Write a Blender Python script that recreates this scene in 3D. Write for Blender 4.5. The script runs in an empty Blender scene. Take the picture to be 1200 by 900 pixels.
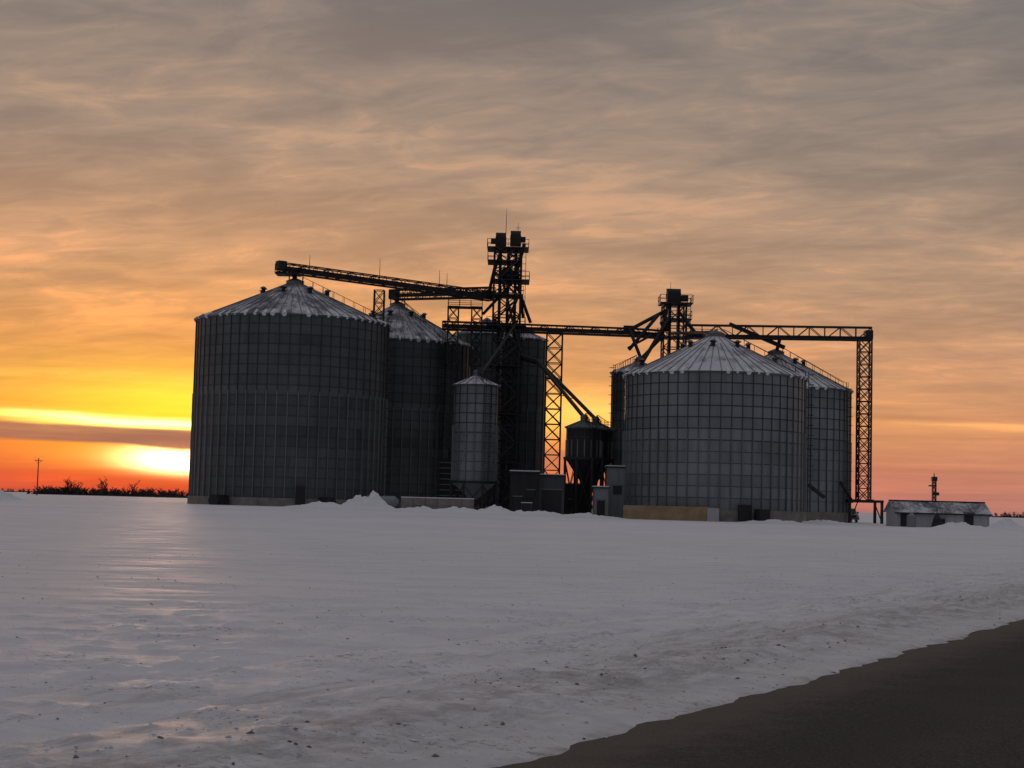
import bpy, math, random, bmesh
import numpy as np
from mathutils import Vector, Matrix
random.seed(7)
scene = bpy.context.scene
R_ = random.random
def U(a,b): return a+(b-a)*random.random()
def lin(r,g,b):
    def f(c):
        c/=255.0
        return c/12.92 if c<=0.04045 else ((c+0.055)/1.055)**2.4
    return (f(r),f(g),f(b),1.0)

# ------------------------------------------------------------------ node helpers
class NT:
    def __init__(s, tree): s.t=tree; s.n=tree.nodes; s.l=tree.links
    def new(s, typ, **kw):
        nd=s.n.new(typ)
        for k,v in kw.items(): setattr(nd,k,v)
        return nd
    def link(s,a,b): s.l.new(a,b)
    def setin(s, sock, v):
        if isinstance(v, bpy.types.NodeSocket): s.l.new(v, sock)
        elif v is not None: sock.default_value=v
    def m(s, op, a, b=None, c=None, clamp=False):
        nd=s.n.new('ShaderNodeMath'); nd.operation=op; nd.use_clamp=clamp
        s.setin(nd.inputs[0],a)
        if b is not None: s.setin(nd.inputs[1],b)
        if c is not None: s.setin(nd.inputs[2],c)
        return nd.outputs[0]
    def vm(s, op, a, b=None):
        nd=s.n.new('ShaderNodeVectorMath'); nd.operation=op
        s.setin(nd.inputs[0],a)
        if b is not None: s.setin(nd.inputs[1],b)
        return nd.outputs['Value'] if op in('DOT_PRODUCT','LENGTH') else nd.outputs['Vector']
    def mix(s, f, a, b, mode='MIX'):
        nd=s.n.new('ShaderNodeMix'); nd.data_type='RGBA'; nd.blend_type=mode; nd.clamp_factor=True
        s.setin(nd.inputs[0],f); s.setin(nd.inputs[6],a); s.setin(nd.inputs[7],b)
        return nd.outputs[2]
    def ramp(s, f, stops, interp='LINEAR'):
        nd=s.n.new('ShaderNodeValToRGB'); cr=nd.color_ramp; cr.interpolation=interp
        while len(cr.elements)<len(stops): cr.elements.new(0.5)
        for e,(p,c) in zip(cr.elements,stops):
            e.position=p; e.color=c if len(c)==4 else (*c,1)
        s.setin(nd.inputs[0],f); return nd.outputs[0]
    def noise(s, vec, scale, detail=4, rough=0.55, dist=0.0):
        nd=s.n.new('ShaderNodeTexNoise'); s.setin(nd.inputs['Vector'],vec)
        nd.inputs['Scale'].default_value=scale; nd.inputs['Detail'].default_value=detail
        nd.inputs['Roughness'].default_value=rough; nd.inputs['Distortion'].default_value=dist
        return nd.outputs['Fac']
    def mr(s, v, a,b,c=0.0,d=1.0, smooth=True):
        nd=s.n.new('ShaderNodeMapRange'); nd.interpolation_type='SMOOTHSTEP' if smooth else 'LINEAR'
        s.setin(nd.inputs[0],v)
        for i,x in enumerate((a,b,c,d)): s.setin(nd.inputs[i+1],x)
        return nd.outputs[0]
    def comb(s,x,y,z):
        nd=s.n.new('ShaderNodeCombineXYZ')
        for i,v in enumerate((x,y,z)): s.setin(nd.inputs[i],v)
        return nd.outputs[0]
    def sep(s,v):
        nd=s.n.new('ShaderNodeSeparateXYZ'); s.setin(nd.inputs[0],v); return nd.outputs
    def bump(s,h,strength,dist,normal=None):
        nd=s.n.new('ShaderNodeBump'); nd.inputs['Strength'].default_value=strength
        nd.inputs['Distance'].default_value=dist; s.setin(nd.inputs['Height'],h)
        if normal is not None: s.setin(nd.inputs['Normal'],normal)
        return nd.outputs[0]

def gauss_on(t,v,c,wd):
    q=t.m('DIVIDE',t.m('SUBTRACT',v,c),wd); q=t.m('MULTIPLY',q,q)
    return t.m('EXPONENT',t.m('MULTIPLY',q,-1.0))
def new_mat(name):
    m=bpy.data.materials.new(name); m.use_nodes=True
    m.node_tree.nodes.clear(); t=NT(m.node_tree)
    p=t.new('ShaderNodeBsdfPrincipled'); o=t.new('ShaderNodeOutputMaterial')
    t.link(p.outputs[0],o.inputs[0]); return m,t,p

PHI=math.radians(27.9)
DR=(math.sin(PHI),math.cos(PHI)); NR=(-math.cos(PHI),math.sin(PHI)); P0=(0.48,10.04)
SUN_AZ=math.radians(-11.9); SUN_EL=math.radians(2.0)

# ------------------------------------------------------------------ world / sky
w=bpy.data.worlds.new("World"); scene.world=w; w.use_nodes=True
w.node_tree.nodes.clear(); t=NT(w.node_tree)
out=t.new('ShaderNodeOutputWorld')
tc=t.new('ShaderNodeTexCoord'); d=tc.outputs['Generated']
dn=t.vm('NORMALIZE',d); x,y,z=t.sep(dn)
zc=t.m('MAXIMUM',z,0.0)
sx,sy=math.sin(SUN_AZ),math.cos(SUN_AZ)
along=t.m('ADD',t.m('MULTIPLY',x,sx),t.m('MULTIPLY',y,sy))
across=t.m('SUBTRACT',t.m('MULTIPLY',x,sy),t.m('MULTIPLY',y,sx))
az=t.m('ARCTAN2',across,along)
def gauss(v,c,wd): return gauss_on(t,v,c,wd)
sq=t.m('POWER',zc,0.5)
def P(zv): return math.sqrt(zv)
HI=lin(138,135,141); ZE=lin(153,152,160)
far=t.ramp(sq,[(P(0),lin(174,122,116)),(P(.02),lin(198,132,110)),(P(.05),lin(212,147,107)),(P(.08),lin(206,152,116)),
    (P(.13),lin(187,150,122)),(P(.19),lin(163,141,124)),(P(.25),lin(143,130,121)),(P(.31),lin(128,121,118)),(P(.5),HI),(P(1),ZE)])
near=t.ramp(sq,[(P(0),lin(200,74,50)),(P(.01),lin(236,94,46)),(P(.028),lin(249,130,48)),(P(.05),lin(252,172,58)),
    (P(.068),lin(250,176,76)),(P(.095),lin(241,166,92)),(P(.148),lin(214,161,118)),(P(.22),lin(168,143,124)),(P(.31),lin(136,125,119)),(P(.5),HI),(P(1),ZE)])
gm=gauss(az,0.0,math.radians(18))
col=t.mix(gm,far,near)
back=t.ramp(sq,[(0,lin(92,94,106)),(P(.1),lin(96,98,110)),(P(.3),lin(107,107,117)),(P(.6),HI),(1,ZE)])
bf=t.mr(along,-0.25,0.75)
col=t.mix(bf,back,col)
# stratus streaks, on a flat layer seen in perspective
den=t.m('ADD',zc,0.13)
px=t.m('DIVIDE',x,den); py=t.m('DIVIDE',y,den)
lay=t.comb(t.m('MULTIPLY',px,0.95),t.m('ADD',t.m('MULTIPLY',py,1.6),t.m('MULTIPLY',px,0.35)),0.0)
n1=t.noise(lay,1.6,5,0.60,0.5)
n2=t.noise(t.vm('ADD',lay,(13.1,4.2,2.0)),6.0,4,0.62,0.7)
nn=t.m('ADD',t.m('MULTIPLY',n1,0.66),t.m('MULTIPLY',n2,0.34))
cl=t.mr(nn,0.36,0.66)
cm=t.ramp(cl,[(0,(0.76,0.78,0.82)),(0.42,(0.93,0.94,0.95)),(0.72,(1.08,1.05,1.01)),(1,(1.42,1.26,1.12))])
cstr=t.mr(z,0.03,0.13,0.28,1.0)
col=t.mix(cstr,col,t.mix(1.0,col,cm,'MULTIPLY'))
nlow=t.noise(t.comb(t.m('MULTIPLY',az,5.0),t.m('MULTIPLY',z,60.0),3.0),1.6,4,0.6,0.4)
nst=t.noise(t.comb(t.m('MULTIPLY',az,3.0),t.m('MULTIPLY',z,95.0),8.0),1.0,3,0.6,0.3)
lowm=t.m('MULTIPLY',t.mr(z,0.14,0.05),0.75)
stc=t.ramp(nst,[(0.3,(0.84,0.82,0.83)),(0.5,(1,1,1)),(0.72,(1.22,1.16,1.05))])
col=t.mix(lowm,col,t.mix(1.0,col,stc,'MULTIPLY'))
zw=t.m('ADD',z,t.m('MULTIPLY',t.m('SUBTRACT',nlow,0.5),0.007))
zw=t.m('ADD',t.m('ADD',zw,t.m('MULTIPLY',az,0.024)),0.0035)
g0=t.m('MULTIPLY',gauss(az,0.004,math.radians(1.55)),gauss(zw,0.0245,0.0060))
g1=t.m('MULTIPLY',gauss(az,0.0,math.radians(4.0)),gauss(zw,0.0245,0.0075))
g2=t.m('MULTIPLY',gauss(az,0.01,math.radians(4.6)),gauss(z,0.055,0.020))
g3=t.m('MULTIPLY',gauss(az,-0.015,math.radians(4.2)),gauss(zw,0.0470,0.0028))
g4=t.m('MULTIPLY',gauss(az,0.55,math.radians(7.0)),gauss(zw,0.0685,0.0018))
g5=t.m('MULTIPLY',gauss(az,0.255,math.radians(4.0)),gauss(z,0.056,0.013))
def addc(c,f,rgb):
    sc=t.vm('SCALE',rgb); t.link(f,sc.node.inputs[3])
    return t.mix(1.0,c,sc,'ADD')
col=addc(col,g2,(0.60,0.44,0.0))
col=addc(col,g5,(0.60,0.36,0.05))
cb=t.m('MULTIPLY',t.mr(zw,0.0305,0.0335),t.mr(zw,0.0440,0.0420))
cb=t.m('MULTIPLY',cb,t.mr(t.m('ABSOLUTE',t.m('ADD',az,0.08)),0.18,0.40,0.94,0.0))
col=addc(col,g1,(0.7,0.36,0.04))
col=addc(col,g0,(5.5,4.2,1.8))
col=t.mix(cb,col,t.mix(t.mr(nlow,0.35,0.7),lin(158,106,90),lin(192,128,92)))
col=addc(col,g3,(3.6,2.6,0.75))
col=addc(col,g4,(0.30,0.15,0.02))
col=t.mix(t.mr(z,-0.02,-0.001,1.0,0.0),col,lin(90,85,92))
bg=t.new('ShaderNodeBackground'); t.link(col,bg.inputs[0]); bg.inputs[1].default_value=1.0
sky=t.new('ShaderNodeTexSky'); sky.sky_type='NISHITA'; sky.sun_disc=False
sky.sun_elevation=SUN_EL; sky.sun_rotation=SUN_AZ; sky.air_density=1.5; sky.dust_density=3.0
bg2=t.new('ShaderNodeBackground'); t.link(sky.outputs[0],bg2.inputs[0]); bg2.inputs[1].default_value=0.002
ad=t.new('ShaderNodeAddShader'); t.link(bg.outputs[0],ad.inputs[0]); t.link(bg2.outputs[0],ad.inputs[1])
t.link(ad.outputs[0],out.inputs[0])
w.cycles.sampling_method='MANUAL'; w.cycles.sample_map_resolution=1024

sd=bpy.data.lights.new('sun','SUN'); sd.energy=0.4; sd.angle=math.radians(3.0); sd.color=(1.0,0.58,0.38)
so=bpy.data.objects.new('sun',sd); scene.collection.objects.link(so)
dirv=-Vector((math.sin(SUN_AZ)*math.cos(SUN_EL),math.cos(SUN_AZ)*math.cos(SUN_EL),math.sin(SUN_EL)))
so.rotation_euler=dirv.to_track_quat('-Z','Y').to_euler(); so.location=(-60,280,60)

# ------------------------------------------------------------------ materials
def steel(name,c0,c1,metal=0.5,rough=0.5,use_attr=True):
    m,t,p=new_mat(name)
    g=t.new('ShaderNodeNewGeometry').outputs['Position']
    n=t.noise(t.vm('MULTIPLY',g,(1.0,1.0,0.07)),1.6,3,0.65)
    n2=t.noise(g,0.16,2,0.6)
    f=t.m('ADD',t.m('MULTIPLY',n,0.5),t.m('MULTIPLY',n2,0.5))
    if use_attr:
        a=t.new('ShaderNodeAttribute',attribute_name='pv'); r=t.sep(a.outputs['Vector'])[0]
        f=t.m('ADD',t.m('MULTIPLY',f,0.76),t.m('MULTIPLY',r,0.24))
    c=t.ramp(f,[(0.3,c0),(0.7,c1)])
    t.link(c,p.inputs['Base Color']); p.inputs['Metallic'].default_value=metal
    t.link(t.mr(n,0.2,0.8,rough-0.1,rough+0.12),p.inputs['Roughness'])
    return m
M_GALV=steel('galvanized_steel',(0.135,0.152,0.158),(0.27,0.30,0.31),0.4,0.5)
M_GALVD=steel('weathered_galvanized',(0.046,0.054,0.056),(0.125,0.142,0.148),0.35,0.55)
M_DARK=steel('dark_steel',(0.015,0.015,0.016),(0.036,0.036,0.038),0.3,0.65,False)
M_SEAM=steel('seam_steel',(0.035,0.038,0.040),(0.07,0.075,0.078),0.4,0.55,False)
M_RIB=steel('rib_steel',(0.11,0.12,0.127),(0.21,0.225,0.235),0.4,0.5,False)
M_WHITE=steel('pale_metal_siding',(0.32,0.32,0.33),(0.50,0.50,0.51),0.1,0.6,False)
def concrete(name,c0,c1):
    m,t,p=new_mat(name)
    g=t.new('ShaderNodeNewGeometry').outputs['Position']
    n=t.noise(g,0.9,4,0.65); c=t.ramp(n,[(0.3,c0),(0.7,c1)])
    t.link(c,p.inputs['Base Color']); p.inputs['Roughness'].default_value=0.9
    t.link(t.bump(t.noise(g,9,2),0.3,0.03),p.inputs['Normal']); return m
M_CONC=concrete('concrete',(0.14,0.13,0.115),(0.27,0.255,0.23))
M_TAN=concrete('tan_concrete',(0.24,0.17,0.09),(0.40,0.29,0.17))
M_WOOD=concrete('pole_wood',(0.03,0.022,0.018),(0.06,0.045,0.035))
M_TREE=concrete('bare_twigs',(0.03,0.022,0.019),(0.06,0.046,0.04))
m,t,p=new_mat('dark_glass'); p.inputs['Base Color'].default_value=(0.01,0.012,0.015,1); p.inputs['Roughness'].default_value=0.1; M_GLASS=m
m,t,p=new_mat('rubber'); p.inputs['Base Color'].default_value=(0.02,0.02,0.02,1); p.inputs['Roughness'].default_value=0.8; M_RUB=m
def roof_mat(name,lo,hi,vs):
    m,t,p=new_mat(name)
    a=t.new('ShaderNodeAttribute',attribute_name='pv'); r,u,v=t.sep(a.outputs['Vector'])
    g=t.new('ShaderNodeNewGeometry').outputs['Position']
    n=t.noise(t.comb(t.m('MULTIPLY',u,vs),t.m('MULTIPLY',v,4.5),0.0),1.0,4,0.7)
    n2=t.noise(g,0.38,4,0.7)
    f=t.m('ADD',t.m('MULTIPLY',n,0.4),t.m('MULTIPLY',n2,0.6))
    f=t.mr(f,lo,hi)
    c=t.mix(f,(0.10,0.108,0.115,1),(0.62,0.63,0.66,1))
    t.link(c,p.inputs['Base Color'])
    t.link(t.m('MULTIPLY',t.m('SUBTRACT',1.0,f),0.3),p.inputs['Metallic'])
    p.inputs['Roughness'].default_value=0.65
    t.link(t.bump(f,0.5,0.08),p.inputs['Normal']); return m
M_ROOF=roof_mat('snowy_roof_metal',0.39,0.62,90)
M_ROOFS=roof_mat('snowy_roof_metal_heavy',0.30,0.54,80)
def snow_mat(name, ground=False):
    m,t,p=new_mat(name)
    g=t.new('ShaderNodeNewGeometry').outputs['Position']
    gx,gy,gz=t.sep(g)
    big=t.noise(g,0.06,3,0.55); mid=t.noise(g,0.8,4,0.6); fine=t.noise(g,20.0,4,0.75)
    c=t.ramp(big,[(0.3,(0.74,0.75,0.765)),(0.7,(0.84,0.85,0.86))])
    p.inputs['Specular IOR Level'].default_value=0.3
    if ground:
        s=t.m('ADD',t.m('MULTIPLY',t.m('SUBTRACT',gx,P0[0]),NR[0]),t.m('MULTIPLY',t.m('SUBTRACT',gy,P0[1]),NR[1]))
        tt=t.m('ADD',t.m('MULTIPLY',t.m('SUBTRACT',gx,P0[0]),DR[0]),t.m('MULTIPLY',t.m('SUBTRACT',gy,P0[1]),DR[1]))
        wc=t.comb(t.m('MULTIPLY',gx,0.4),gy,0.0)
        crust=t.noise(wc,1.1,5,0.65,0.6)
        c=t.mix(t.mr(crust,0.42,0.68,0.0,0.5),c,(0.62,0.62,0.645,1))
        # grit thrown up by traffic and ploughs, fades away from the road
        sp=t.noise(g,11.0,5,0.8,0.2)
        zone=t.mr(s,1.0,30.0,1.0,0.0)
        clump=t.mr(t.noise(g,0.45,4,0.7),0.34,0.64)
        thr=t.m('SUBTRACT',0.67,t.m('MULTIPLY',t.m('MULTIPLY',zone,clump),0.14))
        grit=t.mr(t.m('SUBTRACT',sp,thr),0.0,0.06)
        c=t.mix(t.m('MULTIPLY',grit,0.7),c,(0.20,0.18,0.165,1))
        # plough ridges and old wheel ruts running with the road
        rn=t.noise(t.comb(t.m('MULTIPLY',tt,0.35),t.m('MULTIPLY',s,2.6),0.0),1.0,5,0.72,0.3)
        rut=t.m('MULTIPLY',t.mr(rn,0.47,0.66),t.m('MULTIPLY',t.mr(s,0.3,1.2),t.mr(s,2.6,6.0,1.0,0.0)))
        c=t.mix(t.m('MULTIPLY',rut,0.5),c,(0.34,0.31,0.29,1))
        bn=t.noise(g,3.2,5,0.75)
        berm=t.m('MULTIPLY',gauss_on(t,s,1.6,0.8),t.mr(bn,0.38,0.62))
        c=t.mix(t.m('MULTIPLY',berm,0.6),c,(0.26,0.23,0.21,1))
        haze=t.mr(s,0.2,4.0,0.22,0.0)
        c=t.mix(haze,c,(0.42,0.39,0.37,1))
        en=t.m('ADD',s,t.m('MULTIPLY',t.m('SUBTRACT',t.noise(g,2.2,5,0.75),0.5),0.9))
        edge=t.mr(en,0.0,0.50,1.0,0.0)
        c=t.mix(t.m('MULTIPLY',edge,0.85),c,(0.19,0.155,0.125,1))
        t.link(t.mr(crust,0.35,0.65,0.56,0.85),p.inputs['Roughness'])
        h=t.m('ADD',t.m('MULTIPLY',crust,0.6),t.m('MULTIPLY',mid,0.4))
        b1=t.bump(h,0.2,0.06)
        b2=t.bump(t.m('ADD',fine,t.m('ADD',t.m('MULTIPLY',sp,1.2),t.m('MULTIPLY',rn,0.5))),0.7,0.026,b1)
        t.link(b2,p.inputs['Normal'])
    else:
        p.inputs['Roughness'].default_value=0.75
        t.link(t.bump(t.m('ADD',mid,t.m('MULTIPLY',fine,0.3)),0.6,0.15),p.inputs['Normal'])
    t.link(c,p.inputs['Base Color'])
    return m
M_SNOWG=snow_mat('field_snow',True); M_SNOW=snow_mat('piled_snow')
m,t,p=new_mat('asphalt'); g=t.new('ShaderNodeNewGeometry').outputs['Position']
gx,gy,gz=t.sep(g)
s=t.m('ADD',t.m('MULTIPLY',t.m('SUBTRACT',gx,P0[0]),NR[0]),t.m('MULTIPLY',t.m('SUBTRACT',gy,P0[1]),NR[1]))
c=t.ramp(t.noise(g,38,4,0.8),[(0.34,(0.018,0.017,0.017)),(0.54,(0.042,0.040,0.039)),(0.70,(0.16,0.15,0.145))])
c=t.mix(t.mr(t.noise(g,0.6,4,.65),0.42,0.7,0.0,0.4),c,(0.08,0.072,0.066,1))
tr=t.m('ADD',gauss_on(t,s,-1.1,0.45),gauss_on(t,s,-2.7,0.45))
c=t.mix(t.m('MULTIPLY',tr,0.35),c,(0.026,0.025,0.025,1))
c=t.mix(t.mr(t.m('ADD',s,t.noise(g,2.4,5,.7)),-0.2,0.7,0.0,0.6),c,(0.15,0.125,0.10,1))
t.link(c,p.inputs['Base Color']); p.inputs['Roughness'].default_value=0.85
p.inputs['Specular IOR Level'].default_value=0.25
t.link(t.bump(t.noise(g,50,3,0.75),0.9,0.016),p.inputs['Normal']); M_ASPH=m
m,t,p=new_mat('clod')
a=t.new('ShaderNodeAttribute',attribute_name='pv'); r=t.sep(a.outputs['Vector'])[0]
t.link(t.ramp(r,[(0,(0.14,0.12,0.11)),(0.3,(0.28,0.26,0.24)),(0.5,(0.62,0.62,0.63)),(1,(0.8,0.8,0.82))]),p.inputs['Base Color'])
p.inputs['Roughness'].default_value=0.85; M_CLOD=m

# ------------------------------------------------------------------ mesh builder
class B:
    def __init__(s): s.v=[];s.f=[];s.m=[];s.c=[];s.s=[];s.mats=[]
    def mi(s,mat):
        if mat not in s.mats: s.mats.append(mat)
        return s.mats.index(mat)
    def add(s,vs,fs,mat,c=None,smooth=False):
        o=len(s.v); s.v.extend(vs); k=s.mi(mat)
        for i,f in enumerate(fs):
            s.f.append([o+a for a in f]); s.m.append(k); s.s.append(smooth)
            s.c.append(c[i] if c else [(0.5,0,0)]*len(f))
    def box(s,cx,cy,cz,sx,sy,sz,mat,rz=0,r=None):
        ca,sa=math.cos(rz),math.sin(rz); vs=[]
        for dz in(-.5,.5):
            for dx,dy in((-.5,-.5),(.5,-.5),(.5,.5),(-.5,.5)):
                X,Y=dx*sx,dy*sy; vs.append((cx+X*ca-Y*sa,cy+X*sa+Y*ca,cz+dz*sz))
        fs=[(0,3,2,1),(4,5,6,7),(0,1,5,4),(1,2,6,5),(2,3,7,6),(3,0,4,7)]
        rr=R_() if r is None else r
        s.add(vs,fs,mat,[[(rr,0,0)]*4]*6)
    def beam(s,p0,p1,w,h,mat):
        p0=Vector(p0);p1=Vector(p1);d=p1-p0
        if d.length<1e-4: return
        d.normalize(); up=Vector((0,0,1))
        if abs(d.z)>0.95: up=Vector((0,1,0))
        a=d.cross(up).normalized(); b=a.cross(d).normalized()
        vs=[]
        for q in(p0,p1):
            for i,j in((-.5,-.5),(.5,-.5),(.5,.5),(-.5,.5)): vs.append(tuple(q+a*i*w+b*j*h))
        s.add(vs,[(0,3,2,1),(4,5,6,7),(0,1,5,4),(1,2,6,5),(2,3,7,6),(3,0,4,7)],mat)
    def cone(s,p0,p1,r0,r1,seg,mat,caps=True):
        p0=Vector(p0);p1=Vector(p1);d=(p1-p0).normalized(); up=Vector((0,0,1))
        if abs(d.z)>0.95: up=Vector((0,1,0))
        a=d.cross(up).normalized(); b=a.cross(d).normalized(); vs=[]
        for q,r in((p0,r0),(p1,r1)):
            for i in range(seg):
                an=2*math.pi*i/seg; vs.append(tuple(q+a*math.cos(an)*r+b*math.sin(an)*r))
        fs=[(i,(i+1)%seg,seg+(i+1)%seg,seg+i) for i in range(seg)]
        s.add(vs,fs,mat,smooth=True)
        if caps:
            s.add(vs,[tuple(range(seg))[::-1],tuple(range(seg,2*seg))],mat)
    def obj(s,name,recalc=True):
        me=bpy.data.meshes.new(name); me.from_pydata(s.v,[],s.f)
        for mt in s.mats: me.materials.append(mt)
        me.polygons.foreach_set('material_index',s.m); me.polygons.foreach_set('use_smooth',s.s)
        at=me.attributes.new('pv','FLOAT_VECTOR','CORNER')
        flat=[x for f in s.c for cc in f for x in cc]
        at.data.foreach_set('vector',flat)
        if recalc:
            bm=bmesh.new(); bm.from_mesh(me); bmesh.ops.recalc_face_normals(bm,faces=bm.faces); bm.to_mesh(me); bm.free()
        me.update()
        o=bpy.data.objects.new(name,me); scene.collection.objects.link(o); return o

def lattice(b,cx,cy,z0,z1,w,step,th,mat,wy=None,tb=None):
    wy=wy or w; tb=tb or th*0.6
    cs=[(cx-w/2,cy-wy/2),(cx+w/2,cy-wy/2),(cx+w/2,cy+wy/2),(cx-w/2,cy+wy/2)]
    for c in cs: b.beam((*c,z0),(*c,z1),th,th,mat)
    n=max(1,round((z1-z0)/step)); h=(z1-z0)/n
    for i in range(n+1):
        zz=z0+i*h
        for k in range(4):
            p,q=cs[k],cs[(k+1)%4]
            b.beam((*p,zz),(*q,zz),tb,tb,mat)
            if i<n:
                b.beam((*p,zz),(*q,zz+h),tb,tb,mat)
                b.beam((*q,zz),(*p,zz+h),tb,tb,mat)
def rail(b,p,q,mat,h=1.1,step=1.5):
    p=Vector(p);q=Vector(q);n=max(1,int((q-p).length/step)); upv=Vector((0,0,1))
    for hh in(h,h*.5): b.beam(p+upv*hh,q+upv*hh,0.06,0.06,mat)
    for i in range(n+1):
        a=p.lerp(q,i/n); b.beam(a,a+upv*h,0.06,0.06,mat)
def platform(b,cx,cy,z,sx,sy,mat):
    b.box(cx,cy,z,sx,sy,0.14,mat)
    c=[(cx-sx/2,cy-sy/2),(cx+sx/2,cy-sy/2),(cx+sx/2,cy+sy/2),(cx-sx/2,cy+sy/2)]
    for k in range(4): rail(b,(*c[k],z),(*c[(k+1)%4],z),mat,1.1,1.2)
def truss(b,p0,p1,w,h,step,mat,conv=True,railing=True,th=0.14):
    p0=Vector(p0);p1=Vector(p1);d=(p1-p0); L=d.length; dn=d.normalized()
    sd=dn.cross(Vector((0,0,1))).normalized(); up=Vector((0,0,1))
    n=max(2,round(L/step))
    for sgn in(-1,1):
        o=sd*sgn*w/2
        b.beam(p0+o,p1+o,th,th,mat); b.beam(p0+o+up*h,p1+o+up*h,th,th,mat)
        for i in range(n+1):
            a=p0.lerp(p1,i/n)+o; b.beam(a,a+up*h,th*.6,th*.6,mat)
            if i<n:
                c=p0.lerp(p1,(i+1)/n)+o
                if i%2: b.beam(a,c+up*h,th*.6,th*.6,mat)
                else: b.beam(a+up*h,c,th*.6,th*.6,mat)
    for i in range(n+1):
        a=p0.lerp(p1,i/n); b.beam(a-sd*w/2,a+sd*w/2,th*.6,th*.6,mat); b.beam(a-sd*w/2+up*h,a+sd*w/2+up*h,th*.6,th*.6,mat)
    if conv: b.beam(p0+up*(h*.45)-sd*w*.15,p1+up*(h*.45)-sd*w*.15,w*.45,0.5,mat)
    if railing:
        b.beam(p0-sd*(w/2+.45),p1-sd*(w/2+.45),0.8,0.08,mat)
        rail(b,p0-sd*(w/2+.85),p1-sd*(w/2+.85),mat,1.15,1.8)

# ------------------------------------------------------------------ terrain
def hsh(ix,iy,seed):
    h=(ix.astype(np.int64)*374761393+iy.astype(np.int64)*668265263+seed*1442695041)&0xffffffff
    h=((h^(h>>13))*1274126177)&0xffffffff
    h=(h^(h>>16))&0xffffffff
    return h/4294967296.0
def vn(x,y,seed=0):
    ix=np.floor(x);iy=np.floor(y);fx=x-ix;fy=y-iy
    fx=fx*fx*(3-2*fx);fy=fy*fy*(3-2*fy)
    a=hsh(ix,iy,seed);b=hsh(ix+1,iy,seed);c=hsh(ix,iy+1,seed);d=hsh(ix+1,iy+1,seed)
    return (a*(1-fx)+b*fx)*(1-fy)+(c*(1-fx)+d*fx)*fy
def fbm(x,y,o=4,seed=0):
    r=0;a=.5;tot=0
    for i in range(o): r=r+a*vn(x,y,seed+i);tot+=a;a*=.5;x=x*2.03+1.7;y=y*2.03+5.1
    return r/tot-.5
def ss(e0,e1,x):
    q=np.clip((x-e0)/(e1-e0),0,1);return q*q*(3-2*q)
def height(X,Y):
    s=(X-P0[0])*NR[0]+(Y-P0[1])*NR[1]; tt=(X-P0[0])*DR[0]+(Y-P0[1])*DR[1]
    e=0.10+0.26*fbm(tt*.35,tt*0+3,4,11)+0.22*fbm(tt*2.6,s*0+1,3,12)
    m=ss(0,0.5,s-e)+ss(0,0.4,-8.2-s+0.3*fbm(tt*.4,tt*0+9,3,15))
    a=np.maximum(s,-8-s)
    berm=0.085*np.exp(-((a-1.6-0.45*fbm(tt*.15,tt*0,3,5))/0.6)**2)*(0.7+1.3*fbm(tt*.6,a*.8,4,6))
    rut=-0.05*(np.exp(-((a-3.0-.25*fbm(tt*.1,tt*0,2,8))/.22)**2)+np.exp(-((a-4.7-.25*fbm(tt*.1,tt*0,2,8))/.22)**2))
    rough=ss(.5,1.2,a)*(1-.8*ss(3,14,a))
    cl=fbm(X*3.4,Y*3.4,4,21); cl2=fbm(X*1.1,Y*1.1,3,22)
    rel=0.035+0.05*ss(.3,3,a)+berm+rut*.6+rough*(0.14*np.maximum(cl,0)+0.03*cl2)
    drift=0.15*fbm(X*.03,Y*.04,4,31)*ss(3,20,a)+0.015*fbm(X*.22+Y*.05,Y*.55,5,32)*ss(3,9,a)
    lift=ss(110,180,Y)*(0.10+0.40*(1-ss(-22,18,X)))
    rel=rel+drift+lift
    return -0.03+m*(rel+0.03)
def axis(dlo,dhi,dstep,lo,hi,g):
    a=list(np.arange(dlo,dhi,dstep)); st=dstep; v=a[-1]
    while v<hi: st*=g; v+=st; a.append(v)
    st=dstep; v=dlo; pre=[]
    while v>lo: st*=g*1.02; v-=st; pre.append(v)
    return np.array(pre[::-1]+a)
S=axis(-0.6,9.0,0.055,-7000,7000,1.032)
S=np.unique(np.concatenate([S,np.arange(-9.6,-7.4,0.2)]))
T=axis(-6.0,26.0,0.07,-7000,7000,1.028)
SS,TT=np.meshgrid(S,T); X=P0[0]+TT*DR[0]+SS*NR[0]; Y=P0[1]+TT*DR[1]+SS*NR[1]
Z=height(X,Y)
ns,nt=len(S),len(T)
co=np.stack([X.ravel(),Y.ravel(),Z.ravel()],1)
idx=np.arange(ns*nt).reshape(nt,ns)
q=np.stack([idx[:-1,:-1].ravel(),idx[1:,:-1].ravel(),idx[1:,1:].ravel(),idx[:-1,1:].ravel()],1)
me=bpy.data.meshes.new('snowy_field')
me.vertices.add(len(co)); me.vertices.foreach_set('co',co.ravel())
me.loops.add(q.size); me.loops.foreach_set('vertex_index',q.ravel().astype(np.int32))
me.polygons.add(len(q)); me.polygons.foreach_set('loop_start',np.arange(0,q.size,4,dtype=np.int32))
me.update(calc_edges=True)
me.polygons.foreach_set('use_smooth',np.ones(len(q),dtype=bool))
me.materials.append(M_SNOWG)
go=bpy.data.objects.new('snowy_ground',me); scene.collection.objects.link(go)
if me.polygons[0].normal.z<0: me.flip_normals()
def hz(x,y): return float(height(np.array([float(x)]),np.array([float(y)]))[0])
b=B()
def W(tv,sv,z=0.0): return (P0[0]+tv*DR[0]+sv*NR[0],P0[1]+tv*DR[1]+sv*NR[1],z)
ts=[-600,-60,-20,0,20,60,200,800,3000]
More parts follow.
